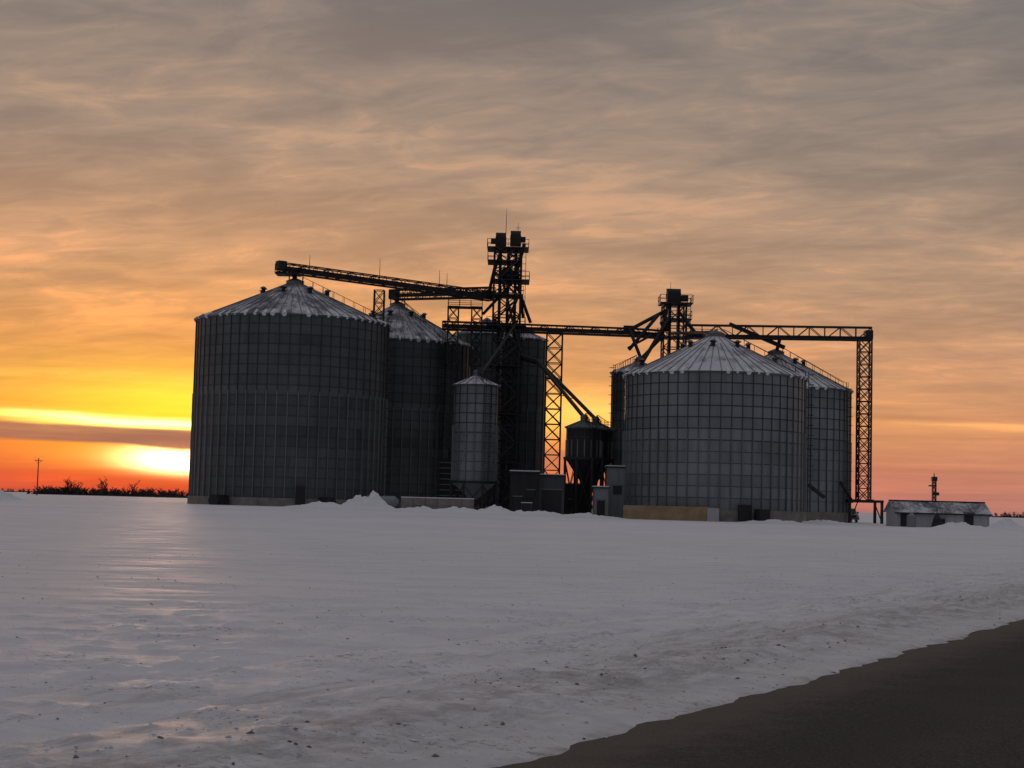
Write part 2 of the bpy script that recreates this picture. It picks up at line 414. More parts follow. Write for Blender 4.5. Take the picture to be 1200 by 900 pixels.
for a,c in zip(ts[:-1],ts[1:]):
    b.add([W(a,-8.6),W(c,-8.6),W(c,-4.0,.06),W(a,-4.0,.06),W(c,.5),W(a,.5)],[(0,1,2,3),(3,2,4,5)],M_ASPH)
b.obj('asphalt_road')
# small clods of snow and grit (one mesh)
rs=np.random.RandomState(4); N=11000
tv=-6+60*rs.rand(N)**1.2; sv=.2+26*rs.rand(N)**1.4
k=rs.rand(N)<.25; sv[k]=1.6+.6*rs.randn(k.sum())
x=P0[0]+tv*DR[0]+sv*NR[0]; y=P0[1]+tv*DR[1]+sv*NR[1]
keep=(sv>.2)&((fbm(x*.4,y*.4,3,77)>.03)|(rs.rand(N)<.3))
x=x[keep];y=y[keep];sv=sv[keep];N=len(x)
r=0.004+0.012*rs.rand(N)**3.0; r=np.where(sv<2.6,r*1.4,r)
hzv=height(x,y)
K=np.array([(1,0,0),(-1,0,0),(0,1,0),(0,-1,0),(0,0,1),(0,0,-1)],float)
vv=K[None]*(r[:,None,None]*(.55+.7*rs.rand(N,6,1)))*np.array([1.3,1,.7])+ (rs.rand(N,6,3)-.5)*.5*r[:,None,None]
vv=vv+np.stack([x,y,hzv+r*.2],1)[:,None,:]
F=np.array([(0,2,4),(2,1,4),(1,3,4),(3,0,4),(2,0,5),(1,2,5),(3,1,5),(0,3,5)])
ff=(F[None]+6*np.arange(N)[:,None,None]).reshape(-1,3)
me=bpy.data.meshes.new('snow_clods'); me.from_pydata(vv.reshape(-1,3).tolist(),[],ff.tolist()); me.materials.append(M_CLOD)
at=me.attributes.new('pv','FLOAT_VECTOR','CORNER'); rv=np.repeat(rs.rand(N),24)
at.data.foreach_set('vector',np.stack([rv,rv*0,rv*0],1).ravel()); me.update()
scene.collection.objects.link(bpy.data.objects.new('snow_clods',me))

# ------------------------------------------------------------------ grain bins
def add_bin(cx,cy,z0,Rr,stem,ze,zp,npan,nring,wall,roof,stemmat=M_CONC,ladder=None,capr=1.0,seed=1,vents=8,lumps=True):
    rnd=random.Random(seed); b=B()
    seg=npan*2
    def pt(a,r,z): return (cx+math.cos(a)*r,cy+math.sin(a)*r,z)
    b.cone((cx,cy,z0),(cx,cy,stem),Rr+.25,Rr+.25,seg,stemmat)
    vs=[];fs=[];cs=[]
    for j in range(nring+1):
        zz=stem+(ze-stem)*j/nring
        for i in range(seg): vs.append(pt(2*math.pi*i/seg,Rr,zz))
    rowv=[rnd.random() for _ in range(nring)]
    for j in range(nring):
        off=j%2
        pv=[rnd.random() for _ in range(npan+1)]
        for i in range(seg):
            fs.append((j*seg+i,j*seg+(i+1)%seg,(j+1)*seg+(i+1)%seg,(j+1)*seg+i))
            r=.4*pv[((i+off)//2)%npan]+.6*rowv[j]
            cs.append([(r,i/seg,j/nring)]*4)
    b.add(vs,fs,wall,cs,True)
    for j in range(1,nring):
        zz=stem+(ze-stem)*j/nring; big=.055 if j>nring*.45 else .03
        vs=[];fs=[]
        for i in range(seg):
            a=2*math.pi*i/seg
            vs+= [pt(a,Rr-.01,zz-big),pt(a,Rr+.04,zz-big),pt(a,Rr+.04,zz+big),pt(a,Rr-.01,zz+big)]
        for i in range(seg):
            k=i*4;n=((i+1)%seg)*4
            for q in range(3): fs.append((k+q,n+q,n+q+1,k+q+1))
        b.add(vs,fs,M_SEAM)
    def stiff(a,za,zb,wd,dp,mat):
        ta=(-math.sin(a),math.cos(a)); ra=(math.cos(a),math.sin(a)); vs=[]
        for e in(pt(a,Rr+.045,za),pt(a,Rr+.045,zb)):
            for u_,w_ in((-wd,-.04),(wd,-.04),(wd*.7,dp),(-wd*.7,dp)):
                vs.append((e[0]+ta[0]*u_+ra[0]*w_,e[1]+ta[1]*u_+ra[1]*w_,e[2]))
        b.add(vs,[(0,3,2,1),(4,5,6,7),(0,1,5,4),(1,2,6,5),(2,3,7,6),(3,0,4,7)],mat)
    zm=stem+(ze-stem)*.58
    for i in range(npan):
        a=2*math.pi*i/npan
        stiff(a,stem,zm,.085,.12,M_RIB)
        stiff(a,zm+.02,ze-.2,.04,.05,M_SEAM)
    b.cone((cx,cy,ze-.18),(cx,cy,ze),Rr+.12,Rr+.32,seg,M_RIB,False)
    nr=6; vs=[];fs=[];cs=[]
    for j in range(nr+1):
        f=j/nr; r=(Rr+.32)*(1-f)+capr*f; zz=ze+(zp-ze)*f
        for i in range(seg): vs.append(pt(2*math.pi*i/seg,r,zz))
    for j in range(nr):
        for i in range(seg):
            fs.append((j*seg+i,j*seg+(i+1)%seg,(j+1)*seg+(i+1)%seg,(j+1)*seg+i)); r=.5
            cs.append([(r,i/seg,j/nr),(r,(i+1)/seg,j/nr),(r,(i+1)/seg,(j+1)/nr),(r,i/seg,(j+1)/nr)])
    b.add(vs,fs,roof,cs,True)
    for i in range(npan):
        a=2*math.pi*i/npan
        top=capr if i%3==0 else Rr*(.45 if i%3==1 else .3)
        ft=(Rr+.32-top)/(Rr+.32-capr)
        b.beam(pt(a,Rr+.36,ze+.02),pt(a,top,ze+(zp-ze)*ft+.02),.06,.08,M_RIB)
        if lumps and rnd.random()<.75:
            aa=a+math.pi/npan+rnd.uniform(-.02,.02)
            w=rnd.uniform(.25,.8); b.cone(pt(aa,Rr+.25,ze-.12),pt(aa,Rr-.9*w,ze+.45),w*.42,w*.2,7,M_SNOW)
    b.cone((cx,cy,zp-.25),(cx,cy,zp+.35),capr+.12,capr+.12,24,M_RIB)
    b.cone((cx,cy,zp+.35),(cx,cy,zp+.75),capr+.2,.25,24,M_GALVD)
    for i in range(vents):
        a=2*math.pi*(i+.5)/vents+.2; f=.70; r=(Rr)*(1-f)+capr*f; zz=ze+(zp-ze)*f
        b.cone(pt(a,r,zz-.1),pt(a,r,zz+.6),.25,.25,10,M_DARK); b.cone(pt(a,r,zz+.55),pt(a,r-.05,zz+.8),.48,.2,10,M_RIB)
    if ladder is not None:
        a=ladder; da=.25/Rr
        for sg in(-1,1): b.beam(pt(a+sg*da,Rr+.35,stem),pt(a+sg*da,Rr+.35,ze+1.0),.06,.06,M_DARK)
        zz=stem+.3
        while zz<ze+.9: b.beam(pt(a-da,Rr+.35,zz),pt(a+da,Rr+.35,zz),.04,.04,M_DARK); zz+=.6
        zz=stem+3
        while zz<ze+1:
            pts=[pt(a-da*1.5,Rr+.35,zz),pt(a-da*1.3,Rr+.95,zz),pt(a+da*1.3,Rr+.95,zz),pt(a+da*1.5,Rr+.35,zz)]
            for p,q in zip(pts[:-1],pts[1:]): b.beam(p,q,.05,.05,M_DARK)
            zz+=1.2
        b.beam(pt(a+da*2,Rr,ze+.9),pt(a+da*2,capr,zp+.9),.06,.06,M_DARK)
        b.beam(pt(a-da*2,Rr,ze+.9),pt(a-da*2,capr,zp+.9),.06,.06,M_DARK)
        for k in range(9):
            f=k/8; r=Rr*(1-f)+capr*f; zz=ze+(zp-ze)*f
            for sg in(-2,2): b.beam(pt(a+sg*da,r,zz),pt(a+sg*da,r,zz+.9),.05,.05,M_DARK)
    return b
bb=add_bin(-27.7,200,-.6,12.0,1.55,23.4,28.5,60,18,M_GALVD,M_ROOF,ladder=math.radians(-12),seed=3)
for ang in(-118,-62,-30):
    a=math.radians(ang); xx=-27.7+math.cos(a)*13.4; yy=200+math.sin(a)*13.4
    bb.box(xx,yy,1.0,1.5,1.5,1.5,M_DARK,a); bb.cone((xx,yy,1.1),(xx+math.cos(a)*1.3,yy+math.sin(a)*1.3,1.1),.7,.7,14,M_DARK)
bb.box(-24.5,187.9,1.9,1.1,.3,2.2,M_DARK,.25)
bb.obj('grain_bin')
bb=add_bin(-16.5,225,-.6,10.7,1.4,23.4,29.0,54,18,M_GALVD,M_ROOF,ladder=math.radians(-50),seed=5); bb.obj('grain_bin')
bb=add_bin(24.2,190,-.6,10.7,1.5,17.1,22.1,54,12,M_GALV,M_ROOFS,ladder=math.radians(-8),seed=8)
for ang in(-128,-97,-70):
    a=math.radians(ang); xx=24.2+math.cos(a)*12.0; yy=190+math.sin(a)*12.0
    bb.box(xx,yy,.9,1.3,1.3,1.5,M_WHITE if ang==-97 else M_DARK,a)
bb.box(26.4,178.9,1.1,1.5,.35,2.0,M_DARK,.2)
bb.box(18.0,179.6,.8,10.2,1.6,1.9,M_TAN,-.22)
bb.box(30.6,180.2,.7,5.0,1.4,1.6,M_CONC,.5)
bb.beam((34.2,183.0,4.6),(36.2,183.8,3.2),.35,.35,M_DARK)
bb.obj('grain_bin')
bb=add_bin(35.6,215,-.6,10.0,1.5,17.6,22.6,50,12,M_GALV,M_ROOFS,ladder=math.radians(-35),seed=11); bb.obj('grain_bin')
bb=add_bin(1.5,224,-.6,3.2,1.2,24.6,25.9,14,18,M_GALVD,M_ROOF,capr=.5,seed=13,vents=2,ladder=math.radians(-100)); bb.obj('tall_wet_bin')
bb=add_bin(-4.0,239,-.6,4.8,1.2,26.6,28.6,20,18,M_GALVD,M_ROOF,capr=.6,seed=14,vents=3); bb.obj('tall_wet_bin')
bb=add_bin(16.9,212,-.6,3.6,1.2,19.3,20.8,16,14,M_GALVD,M_ROOF,capr=.5,seed=15,vents=2,ladder=math.radians(-150)); bb.obj('tall_wet_bin')

def hopper_bin(cx,cy,zg,Rr,zc,zw,ze,zp,wall,roof,seed,nring):
    b=add_bin(cx,cy,zw-.02,Rr-.24,zw,ze,zp,16,nring,wall,roof,stemmat=wall,capr=.35,seed=seed,vents=0,ladder=math.radians(-60),lumps=False)
    b.cone((cx,cy,zc),(cx,cy,zw-.03),.3,Rr,32,wall)
    b.cone((cx,cy,zw-.3),(cx,cy,zw),Rr+.15,Rr+.15,32,M_DARK,False)
    n=8
    for i in range(n):
        a=2*math.pi*(i+.5)/n; c=(cx+math.cos(a)*(Rr+.1),cy+math.sin(a)*(Rr+.1)); a2=2*math.pi*(i+1.5)/n
        c2=(cx+math.cos(a2)*(Rr+.1),cy+math.sin(a2)*(Rr+.1))
        b.beam((*c,zg-.5),(*c,zw),.26,.26,M_DARK); b.beam((*c,zg+.4),(*c2,zw-.5),.1,.1,M_DARK)
        b.beam((*c2,zg+.4),(*c,zw-.5),.1,.1,M_DARK)
    b.cone((cx,cy,zc-.9),(cx,cy,zc+.1),.3,.3,10,M_DARK)
    return b
hopper_bin(-4.35,195,.4,2.9,1.9,4.2,15.9,17.1,M_GALV,M_ROOFS,21,10).obj('hopper_bottom_bin')
hopper_bin(8.9,194,.2,2.3,4.4,7.4,11.0,11.9,M_DARK,M_GALVD,22,3).obj('hopper_bottom_bin')
hopper_bin(10.6,199.6,.2,2.3,4.4,7.4,11.1,12.0,M_DARK,M_GALVD,23,3).obj('hopper_bottom_bin')

# ------------------------------------------------------------------ main bucket elevator tower
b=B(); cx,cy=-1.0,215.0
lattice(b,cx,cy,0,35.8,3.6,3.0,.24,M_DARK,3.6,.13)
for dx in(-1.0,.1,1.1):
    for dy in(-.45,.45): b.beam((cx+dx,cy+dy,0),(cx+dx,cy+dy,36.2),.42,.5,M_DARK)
    b.box(cx+dx,cy,.8,.9,2.0,1.6,M_DARK)
for dx,zt in((-1.0,37.6),(1.0,37.9)):
    b.box(cx+dx,cy,zt-.7,1.5,2.0,1.2,M_DARK); b.cone((cx+dx-.7,cy,zt-.15),(cx+dx+.7,cy,zt-.15),.85,.85,16,M_DARK)
    b.box(cx+dx*1.9,cy-.6,zt-.6,.9,.7,.7,M_DARK)
for z,sx,sy,ox in((36.0,5.6,4.4,0),(34.2,4.6,4.4,-.4),(31.6,5.0,4.6,.5),(29.6,4.4,4.4,0),(25.4,5.2,4.8,0),(20.0,4.4,4.4,0),(13.5,4.4,4.4,0),(7.0,4.4,4.4,0)):
    platform(b,cx+ox,cy,z,sx,sy,M_DARK)
for zt in(0,6.5,13,19.6,26.0,31.2):
    top=min(zt+3.2,35); b.beam((cx-1.6,cy-2.1,zt),(cx+1.6,cy-2.1,top),.5,.22,M_DARK); b.beam((cx+1.6,cy-2.1,top),(cx-1.6,cy-2.1,min(top+3.3,36)),.5,.22,M_DARK)
b.cone((cx,cy-.9,31.0),(cx,cy-.9,32.6),.5,1.2,16,M_DARK); b.cone((cx,cy-.9,32.6),(cx,cy-.9,33.4),1.2,.5,16,M_DARK)
for p,q,r in(((-2.6,214.2,34.0),(-3.4,214.5,30.2),.22),((.2,214,33.8),(1.3,216,26.8),.2),((-.4,214,31.2),(-4.2,214.6,27.0),.2),
             ((.4,213.6,30.8),(2.3,214.5,26.0),.22),((-1.9,213.4,35.8),(-3.0,214.0,32.0),.2),((.6,213.2,29.6),(-1.9,213.0,23.2),.2),
             ((-1.5,213.2,31.0),(1.0,213.0,22.0),.18),((1.2,213.5,36.6),(.2,213.4,32.6),.25),((.5,213.2,26.0),(-3.9,196.5,17.4),.16)):
    b.cone(p,q,r,r,10,M_DARK)
b.cone((cx-.35,cy,37.5),(cx-.3,cy,41.6),.05,.02,6,M_DARK); b.cone((cx+1.3,cy,37.5),(cx+1.3,cy,39.7),.04,.02,6,M_DARK)
b.beam((cx+1.0,cy,39.0),(cx+1.6,cy,39.0),.05,.05,M_DARK)
for k in range(40): b.beam((cx+1.95,cy-2.0,.5+k*.9),(cx+2.45,cy-2.0,.5+k*.9),.05,.05,M_DARK)
for dx in(1.95,2.45): b.beam((cx+dx,cy-2.0,0),(cx+dx,cy-2.0,36),.07,.07,M_DARK)
b.obj('bucket_elevator_tower')
b=B(); cx,cy=21.8,216.0
lattice(b,cx,cy,0,29.0,3.0,2.8,.22,M_DARK,3.0,.12)
for dx in(-.6,.6):
    for dy in(-.4,.4): b.beam((cx+dx,cy+dy,0),(cx+dx,cy+dy,29.6),.4,.45,M_DARK)
b.box(cx-.1,cy,30.0,1.9,2.0,1.2,M_DARK); b.cone((cx-1.05,cy,30.6),(cx+.85,cy,30.6),.75,.75,16,M_DARK); b.box(cx+1.4,cy-.4,30.0,.9,.8,.8,M_DARK)
for z,sx,ox in((29.2,4.4,.2),(27.0,3.9,.3),(24.6,4.6,0),(18,3.8,0)): platform(b,cx+ox,cy,z,sx,3.8,M_DARK)
b.cone((cx-1.2,cy-.8,25.4),(cx-1.2,cy-.8,26.6),.35,.85,14,M_DARK)
for p,q,r in(((20.6,215,28.2),(16.0,215,25.6),.26),((21.0,214.4,27.2),(17.2,212,20.6),.26),((22.4,214.8,28.0),(24.6,213.5,25.0),.22),
             ((19.6,214.4,27.6),(15.6,213.5,22.6),.24),((21.2,214.2,25.0),(24.0,191.2,22.8),.2),((20.4,214.2,24.8),(16.6,212.2,20.8),.2),
             ((15.6,214,25.6),(17.4,212.2,20.6),.24),((20.8,214.6,29.0),(20.0,214.4,24.0),.2),((15.4,213.4,22.8),(18.6,213,24.6),.16)):
    b.cone(p,q,r,r,10,M_DARK)
for k in range(32): b.beam((cx+1.6,cy-1.7,.5+k*.9),(cx+2.1,cy-1.7,.5+k*.9),.05,.05,M_DARK)
for dx in(1.6,2.1): b.beam((cx+dx,cy-1.7,0),(cx+dx,cy-1.7,30),.07,.07,M_DARK)
b.cone((cx-.5,cy,30.8),(cx-.5,cy,32.3),.04,.02,6,M_DARK)
b.obj('bucket_elevator_tower')

# ------------------------------------------------------------------ conveyor bridges
b=B()
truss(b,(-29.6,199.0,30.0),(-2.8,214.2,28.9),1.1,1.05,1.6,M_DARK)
b.box(-29.4,199.1,30.7,1.1,1.1,1.1,M_DARK,.5); platform(b,-28.6,200.0,29.7,3.0,2.6,M_DARK)
b.cone((-27.7,200,29.0),(-28.0,200.4,30.2),.3,.3,10,M_DARK)
for (x,y) in((-28.6,201),(-26.6,199)): b.beam((x,y,28.2),(x,y,30.2),.14,.14,M_DARK)
b.cone((-26.2,201.9,30.5),(-26.2,201.9,32.6),.05,.02,6,M_DARK); b.cone((-17.6,206.3,30.4),(-17.6,206.3,33.0),.05,.02,6,M_DARK)
b.cone((-10,210.3,30),(-10,210.3,32.3),.05,.02,6,M_DARK); b.cone((-9,210.9,30),(-9,210.9,32.0),.05,.02,6,M_DARK)
b.obj('conveyor_bridge')
b=B()
truss(b,(-17.4,224.6,30.0),(-2.8,216.0,29.6),1.1,1.3,1.6,M_DARK)
b.box(-17.0,224.4,30.7,1.2,1.1,1.2,M_DARK,-.5); b.cone((-16.5,225,29.4),(-16.8,224.6,30.3),.3,.3,10,M_DARK)
for dx in(-1,1): b.beam((-16.5+dx,225,28.4),(-16.5+dx,225,30.1),.14,.14,M_DARK)
b.obj('conveyor_bridge')
b=B()
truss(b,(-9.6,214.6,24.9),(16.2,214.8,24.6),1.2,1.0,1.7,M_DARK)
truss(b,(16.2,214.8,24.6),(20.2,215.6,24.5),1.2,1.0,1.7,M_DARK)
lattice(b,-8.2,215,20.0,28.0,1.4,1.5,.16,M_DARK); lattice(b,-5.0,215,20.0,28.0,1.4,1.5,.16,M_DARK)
b.beam((-8.2,215,20),(-8.2,215,0),.3,.3,M_DARK); b.beam((-5,215,20),(-5,215,0),.3,.3,M_DARK)
platform(b,-6.6,215,27.9,4.6,2.0,M_DARK)
b.box(15.6,214.8,25.4,1.4,1.2,1.1,M_DARK)
b.obj('conveyor_bridge')
b=B()
truss(b,(23.4,214.2,24.5),(47.6,211.0,24.4),1.3,1.7,2.0,M_DARK,conv=False,railing=False,th=.16)
b.beam((23.4,214.2,24.8),(47.4,211.0,24.7),.5,.4,M_DARK)
b.box(47.2,211.0,25.1,1.0,1.4,1.2,M_DARK)
b.beam((29,213.4,26.4),(36.5,213.4,23.4),.5,.5,M_DARK); b.cone((35.8,213.4,24.4),(35.6,214.6,22.9),.25,.25,10,M_DARK)
b.cone((25.6,213.8,24.6),(24.4,191,22.9),.22,.22,10,M_DARK)
platform(b,26.0,213.6,24.4,4.0,2.4,M_DARK)
b.obj('conveyor_bridge')
b=B(); lattice(b,-18.0,211.6,0,29.5,1.3,1.6,.16,M_DARK); b.obj('conveyor_support_tower')
b=B(); lattice(b,5.6,214.5,0,24.7,2.1,2.1,.18,M_DARK,2.0); b.obj('conveyor_support_tower')
b=B(); lattice(b,46.6,210.5,3.1,24.4,1.6,1.6,.18,M_DARK,1.6)
for x in(44.4,48.6):
    for y in(208.5,212.5): b.beam((x,y,-.4),(x,y,3.1),.34,.34,M_DARK)
for y in(208.5,212.5): b.beam((44.2,y,3.05),(48.8,y,3.05),.4,.34,M_DARK)
for x in(44.4,48.6): b.beam((x,208.5,3.05),(x,212.5,3.05),.34,.3,M_DARK)
for x in(45.75,47.45): b.beam((x,208.5,3.2),(x,212.5,3.2),.2,.2,M_DARK)
b.beam((44.4,208.4,.3),(45.4,208.4,2.9),.12,.12,M_DARK); b.beam((48.6,208.4,.3),(47.6,208.4,2.9),.12,.12,M_DARK)
b.cone((44.9,209,2.9),(43.0,207.6,5.4),.2,.2,10,M_DARK)
b.obj('conveyor_support_tower')
b=B()
for p,q in(((3.2,210.5,20.6),(8.9,194.4,12.3)),((3.7,211.5,20.3),(10.6,199.8,12.4))):
    b.cone(p,q,.25,.25,10,M_DARK)
    for f in(.3,.6): 
        v=Vector(p).lerp(Vector(q),f); b.beam(v+Vector((-.5,0,-.3)),v+Vector((.5,0,-.3)),.1,.1,M_DARK)
    b.box(q[0],q[1],q[2]-.1,.7,.7,.7,M_DARK)
b.beam((3.2,210.5,20.5),(.8,214,21.5),.4,.4,M_DARK); b.beam((3.7,211.5,20.2),(.8,215,21.2),.4,.4,M_DARK)
b.obj('grain_spouts')

# ------------------------------------------------------------------ low buildings at the foot
def shed(x0,x1,y0,y1,z0,ze,mat,roofmat,gable=0.0,doors=()):
    b=B(); cx,cy=(x0+x1)/2,(y0+y1)/2
    b.box(cx,cy,(z0+ze)/2,x1-x0,y1-y0,ze-z0,mat)
    n=int((x1-x0)/.9)
    for i in range(n+1): b.box(x0+(x1-x0)*i/n,y0-.03,(z0+ze)/2,.08,.06,ze-z0-.02,mat)
    if gable:
        e=.3; n=24
        for i in range(n):
            xa=x0-e+(x1-x0+2*e)*i/n; xb=x0-e+(x1-x0+2*e)*(i+1)/n; r=R_()
            b.add([(xa,y0-e,ze-.02),(xb,y0-e,ze-.02),(xb,cy,ze+gable),(xa,cy,ze+gable)],[(0,1,2,3)],roofmat,[[(r,i/n*.3,0),(r,(i+1)/n*.3,0),(r,(i+1)/n*.3,1),(r,i/n*.3,1)]])
            b.add([(xa,y1+e,ze-.02),(xb,y1+e,ze-.02),(xb,cy,ze+gable),(xa,cy,ze+gable)],[(3,2,1,0)],roofmat,[[(r,i/n,1),(r,(i+1)/n,1),(r,(i+1)/n,0),(r,i/n,0)]])
        b.add([(x0,y0,ze),(x0,y1,ze),(x0,cy,ze+gable-.06),(x1,y0,ze),(x1,y1,ze),(x1,cy,ze+gable-.06)],[(0,2,1),(3,4,5)],mat)
        b.beam((x0-e,cy,ze+gable+.03),(x1+e,cy,ze+gable+.03),.35,.1,M_DARK)
        b.beam((x0-e,y0-e,ze-.06),(x1+e,y0-e,ze-.06),.1,.16,M_DARK)
    else:
        b.box(cx,cy,ze+.08,x1-x0+.4,y1-y0+.4,.16,M_DARK); b.box(cx,cy,ze+.22,x1-x0+.2,y1-y0+.2,.12,M_SNOW)
    for (dx,dw,dh,dz,dm) in doors:
        b.box(dx,y0-.06,z0+dz+dh/2,dw,.16,dh,dm); b.box(dx,y0-.05,z0+dz+dh+.06,dw+.2,.2,.12,M_RIB)
    return b
shed(.1,3.4,186,191,-.3,5.2,M_DARK,None,doors=((1.0,1.0,2.1,.6,M_GLASS),(2.5,.9,.9,2.6,M_GLASS))).obj('dryer_control_shed')
shed(3.5,6.4,187.5,193,-.3,4.9,M_GALVD,None,doors=((5.0,2.2,3.2,.4,M_DARK),)).obj('added_dark_backing')
shed(6.7,9.9,203,207,-.3,4.1,M_DARK,None,doors=((8.0,1.0,2.1,.5,M_GLASS),)).obj('added_dark_backing')  # dark block added behind the hopper legs to hide the sky glow between them
shed(9.8,11.4,184.5,188,-.3,3.6,M_GALV,None,doors=((10.6,.9,2.1,.4,M_DARK),)).obj('metal_shed')
shed(11.5,14.0,188,193,-.3,6.1,M_GALV,None,doors=((12.7,1.0,1.0,3.3,M_GLASS),)).obj('metal_shed')
b=B(); b.box(-7.5,206,3.6,3.6,3.2,7.0,M_DARK)
for i in range(9): b.box(-7.5,204.3,1.0+i*.7,3.4,.14,.12,M_RIB)
for i in range(3): b.cone((-8.6+i*1.1,204.35,1.5),(-8.6+i*1.1,204.1,1.5),.45,.45,14,M_RIB)
b.cone((-7.5,206,7.1),(-7.5,206,8.4),.5,.5,12,M_DARK); b.beam((-9.0,204.2,.2),(-9.0,204.2,7.4),.2,.2,M_DARK)
b.obj('grain_dryer')
b=B()
for k in range(2):
    for i in range(6):
        b.box(-11.2+i*1.34,176+U(-.03,.03),.75+k*.8,1.31,.7,.78,M_CONC,U(-.01,.01))
b.box(-7.85,176,2.0,8.0,.6,.1,M_SNOW)
b.obj('concrete_block_wall')
b=B(); b.box(2.0,183,1.0,1.2,.6,1.4,M_GALVD); b.box(2.0,182.66,1.1,1.0,.06,1.1,M_DARK); b.box(2.0,183,.2,1.5,.9,.4,M_CONC); b.box(2.0,183,1.74,1.3,.7,.08,M_SNOW)
b.obj('electrical_cabinet')
b=B(); b.cone((-16.0,181,1.5),(-12.9,181,1.5),.6,.6,20,M_GALV)
for e,g in((-16.0,-16.45),(-12.9,-12.45)): b.cone((e,181,1.5),(g,181,1.5),.6,.2,20,M_GALV)
for xx in(-15.3,-13.6): b.box(xx,181,.7,.25,1.0,1.0,M_CONC)
b.cone((-14.4,181,2.05),(-14.4,181,2.4),.2,.2,12,M_DARK)
b.obj('propane_tank')
b=shed(42.2,52.2,174,179,-.6,1.7,M_WHITE,M_ROOF,gable=1.3,doors=((43.4,1.6,1.7,.5,M_DARK),(47.0,.8,.7,1.0,M_GLASS),(50.0,1.0,1.9,.5,M_DARK)))
b.obj('farm_shed')
b=B(); b.cone((42.9,170.5,-.2),(42.9,170.5,1.3),.5,.5,18,M_GALV); b.cone((42.9,170.5,1.3),(42.9,170.5,1.7),.52,.12,18,M_GALV)
b.obj('feed_tank')
b=B(); b.cone((45.9,171.5,0),(45.9,171.5,1.0),.7,.45,12,M_RUB); b.cone((45.9,171.5,1.0),(45.9,171.5,1.7),.5,.1,12,M_RUB); b.beam((45.9,171.5,.5),(45.9,171.5,2.2),.08,.08,M_DARK)
b.obj('covered_pump')
b=B(); lattice(b,79.7,300,-.5,8.0,.6,.9,.14,M_DARK); b.box(79.7,300,8.2,1.0,.9,.8,M_DARK); b.box(79.4,300,6.9,1.4,.7,.25,M_DARK); b.box(80.0,299.8,5.4,1.1,.5,.6,M_DARK)
b.cone((79.7,300,8.5),(79.7,300,9.3),.12,.06,8,M_DARK); b.obj('small_elevator_leg')

def pole(x,y,h):
    b=B(); z=hz(x,y); b.cone((x,y,z-.5),(x,y,z+h),.17,.11,10,M_WOOD)
    b.beam((x-1.0,y,z+h-.7),(x+1.0,y,z+h-.7),.1,.12,M_WOOD)
    for dx in(-.9,-.35,.35,.9): b.cone((x+dx,y,z+h-.62),(x+dx,y,z+h-.38),.06,.04,8,M_RIB)
    b.beam((x-.7,y,z+h-.75),(x,y,z+h-1.5),.05,.05,M_WOOD); b.beam((x+.7,y,z+h-.75),(x,y,z+h-1.5),.05,.05,M_WOOD)
    b.obj('utility_pole')
pole(-118,400,9.4); pole(-210,620,10.2)

# ------------------------------------------------------------------ pickup by the portal
b=B(); tx,ty,tz=46.4,216.5,.12
M_PAINT=steel('truck_paint',(0.16,0.16,0.17),(0.22,0.22,0.23),0.2,0.4,False)
def prism(b,prof,x0,x1,mat):
    n=len(prof); vs=[(x0,p[0],p[1]) for p in prof]+[(x1,p[0],p[1]) for p in prof]
    b.add(vs,[tuple(range(n)),tuple(range(n,2*n))[::-1]]+[(i,(i+1)%n,n+(i+1)%n,n+i) for i in range(n)],mat)
prism(b,[(ty,tz+.55),(ty,tz+1.1),(ty+1.2,tz+1.25),(ty+2.0,tz+1.95),(ty+3.4,tz+1.98),(ty+3.6,tz+1.2),(ty+5.6,tz+1.2),(ty+5.6,tz+.55)],tx-.95,tx+.95,M_PAINT)
prism(b,[(ty+1.28,tz+1.32),(ty+1.98,tz+1.90),(ty+1.96,tz+1.95),(ty+1.22,tz+1.32)],tx-.8,tx+.8,M_GLASS)
for sx in(-.97,.97): prism(b,[(ty+1.6,tz+1.3),(ty+2.1,tz+1.82),(ty+3.2,tz+1.84),(ty+3.35,tz+1.3)],tx+sx-.01,tx+sx+.01,M_GLASS)
b.box(tx,ty-.08,tz+.6,2.0,.18,.28,M_RIB); b.box(tx,ty-.02,tz+.9,1.2,.08,.3,M_DARK)
for sx in(-.78,.78): b.box(tx+sx,ty-.03,tz+.93,.3,.08,.22,M_WHITE)
for sx in(-.82,.82):
    for yy in(1.0,4.5): b.cone((tx+sx-.13,ty+yy,tz+.4),(tx+sx+.13,ty+yy,tz+.4),.4,.4,18,M_RUB)
    b.box(tx+sx*1.38,ty+1.5,tz+1.4,.22,.1,.26,M_DARK)
b.obj('pickup_truck')

# ------------------------------------------------------------------ snow piles
def pile(x,y,rx,ry,h,seed):
    n,mm=64,26
    f,a=np.meshgrid(np.arange(mm+1)/mm,2*np.pi*np.arange(n)/n,indexing='ij')
    rr=f*(1+.56*fbm(np.cos(a)*1.5+seed+9,np.sin(a)*1.5+9,3,seed))
    X=x+np.cos(a)*rx*rr; Y=y+np.sin(a)*ry*rr
    nz=fbm(X*.9+seed,Y*.9,4,seed+3); n3=fbm(X*3,Y*3,3,seed+5)
    zz=h*(np.exp(-(f*1.6)**2)-.077)*(1+1.7*nz)+.5*n3*h*(1-f)
    zz[-1]=-.35
    Zp=height(X,Y)+zz
    vs=np.stack([X.ravel(),Y.ravel(),Zp.ravel()],1).tolist()
    fs=[(j*n+i,j*n+(i+1)%n,(j+1)*n+(i+1)%n,(j+1)*n+i) for j in range(mm) for i in range(n)]
    b=B(); b.add(vs,fs,M_SNOW,None,True); b.obj('snow_pile')
pile(-15.2,172,3.6,2.6,1.6,1); pile(-20.5,178,5,1.8,.55,2); pile(-10,173,4,1.6,.5,3); pile(-5.5,172,5,1.5,.55,4)
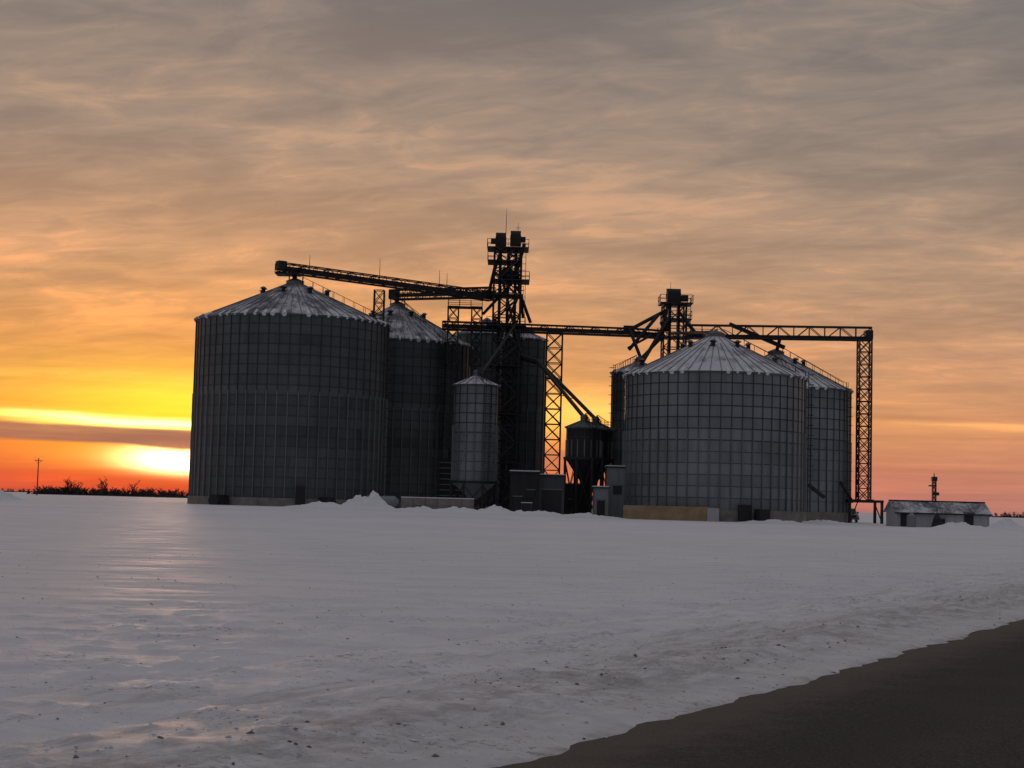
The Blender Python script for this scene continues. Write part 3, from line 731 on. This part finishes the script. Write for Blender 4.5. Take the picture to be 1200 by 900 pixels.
pile(-1.5,176,4,2,.8,5); pile(3.2,178,6,2,.55,6); pile(8.5,179,5,2,.5,7); pile(-57.5,178,4.2,3,1.1,8)
pile(47.6,169,3.4,1.8,.8,11); pile(52.6,170,3.0,2.2,1.0,12); pile(29,175.5,5,1.2,.35,15); pile(36,184,5,2,.45,16)

# ------------------------------------------------------------------ distant trees (bare shelter belt)
def belt(name,xs,y,hlo,hhi,seed,under=20,dy=14):
    rnd=random.Random(seed); b=B()
    for x in xs:
        yy=y+rnd.uniform(-dy,dy); h=rnd.uniform(hlo,hhi); z=.3
        b.beam((x,yy,z-.5),(x+rnd.uniform(-.3,.3),yy,z+h*.6),.2,.2,M_TREE)
        for k in range(15):
            a=rnd.uniform(0,6.28); e=rnd.uniform(.5,1.35); L=h*rnd.uniform(.25,.5); zb=z+h*rnd.uniform(.05,.6)
            q=(x+math.cos(a)*math.cos(e)*L,yy+math.sin(a)*math.cos(e)*L,zb+math.sin(e)*L)
            b.beam((x,yy,zb),q,.11,.11,M_TREE)
            for m_ in range(4):
                a2=a+rnd.uniform(-1,1); L2=L*rnd.uniform(.3,.6); f=rnd.uniform(.4,1)
                s0=(x+(q[0]-x)*f,yy+(q[1]-yy)*f,zb+(q[2]-zb)*f)
                b.beam(s0,(s0[0]+math.cos(a2)*L2*.7,s0[1]+math.sin(a2)*L2*.7,s0[2]+rnd.uniform(.1,.9)*L2),.08,.08,M_TREE)
        for k in range(under):
            cx_=x+rnd.gauss(0,2.4); cz=z+abs(rnd.gauss(0,h*.14)); s_=rnd.uniform(.2,.6)
            b.add([(cx_-s_,yy,cz-s_*.6),(cx_+s_*.7,yy+.3,cz-s_),(cx_+s_,yy,cz+s_*.7),(cx_-s_*.4,yy-.3,cz+s_)],[(0,1,2,3)],M_TREE)
    b.obj(name,False)
rr=random.Random(2)
belt('distant_trees',[rr.uniform(-176,-122) for _ in range(150)],600,2.0,3.9,5)
belt('distant_trees',[-164,-162,-161,-159.5,-150.5,-149,-139],592,5.0,7.5,6,under=4,dy=3)
belt('distant_trees',[rr.uniform(380,600) for _ in range(120)],1500,3.0,6.0,7)
belt('distant_trees',[rr.uniform(-640,-430) for _ in range(110)],1500,2.0,4.5,9)

# ------------------------------------------------------------------ camera
cd=bpy.data.cameras.new('camera'); co_=bpy.data.objects.new('camera',cd); scene.collection.objects.link(co_)
cd.sensor_width=36; cd.lens=56.1; cd.clip_end=30000; cd.clip_start=.1
co_.matrix_world=Matrix.Translation((0,0,1.6))@Matrix.Rotation(math.radians(94.28),4,'X')@Matrix.Rotation(math.radians(1.45),4,'Z')
scene.camera=co_
scene.view_settings.view_transform='Standard'; scene.view_settings.look='None'; scene.view_settings.exposure=0
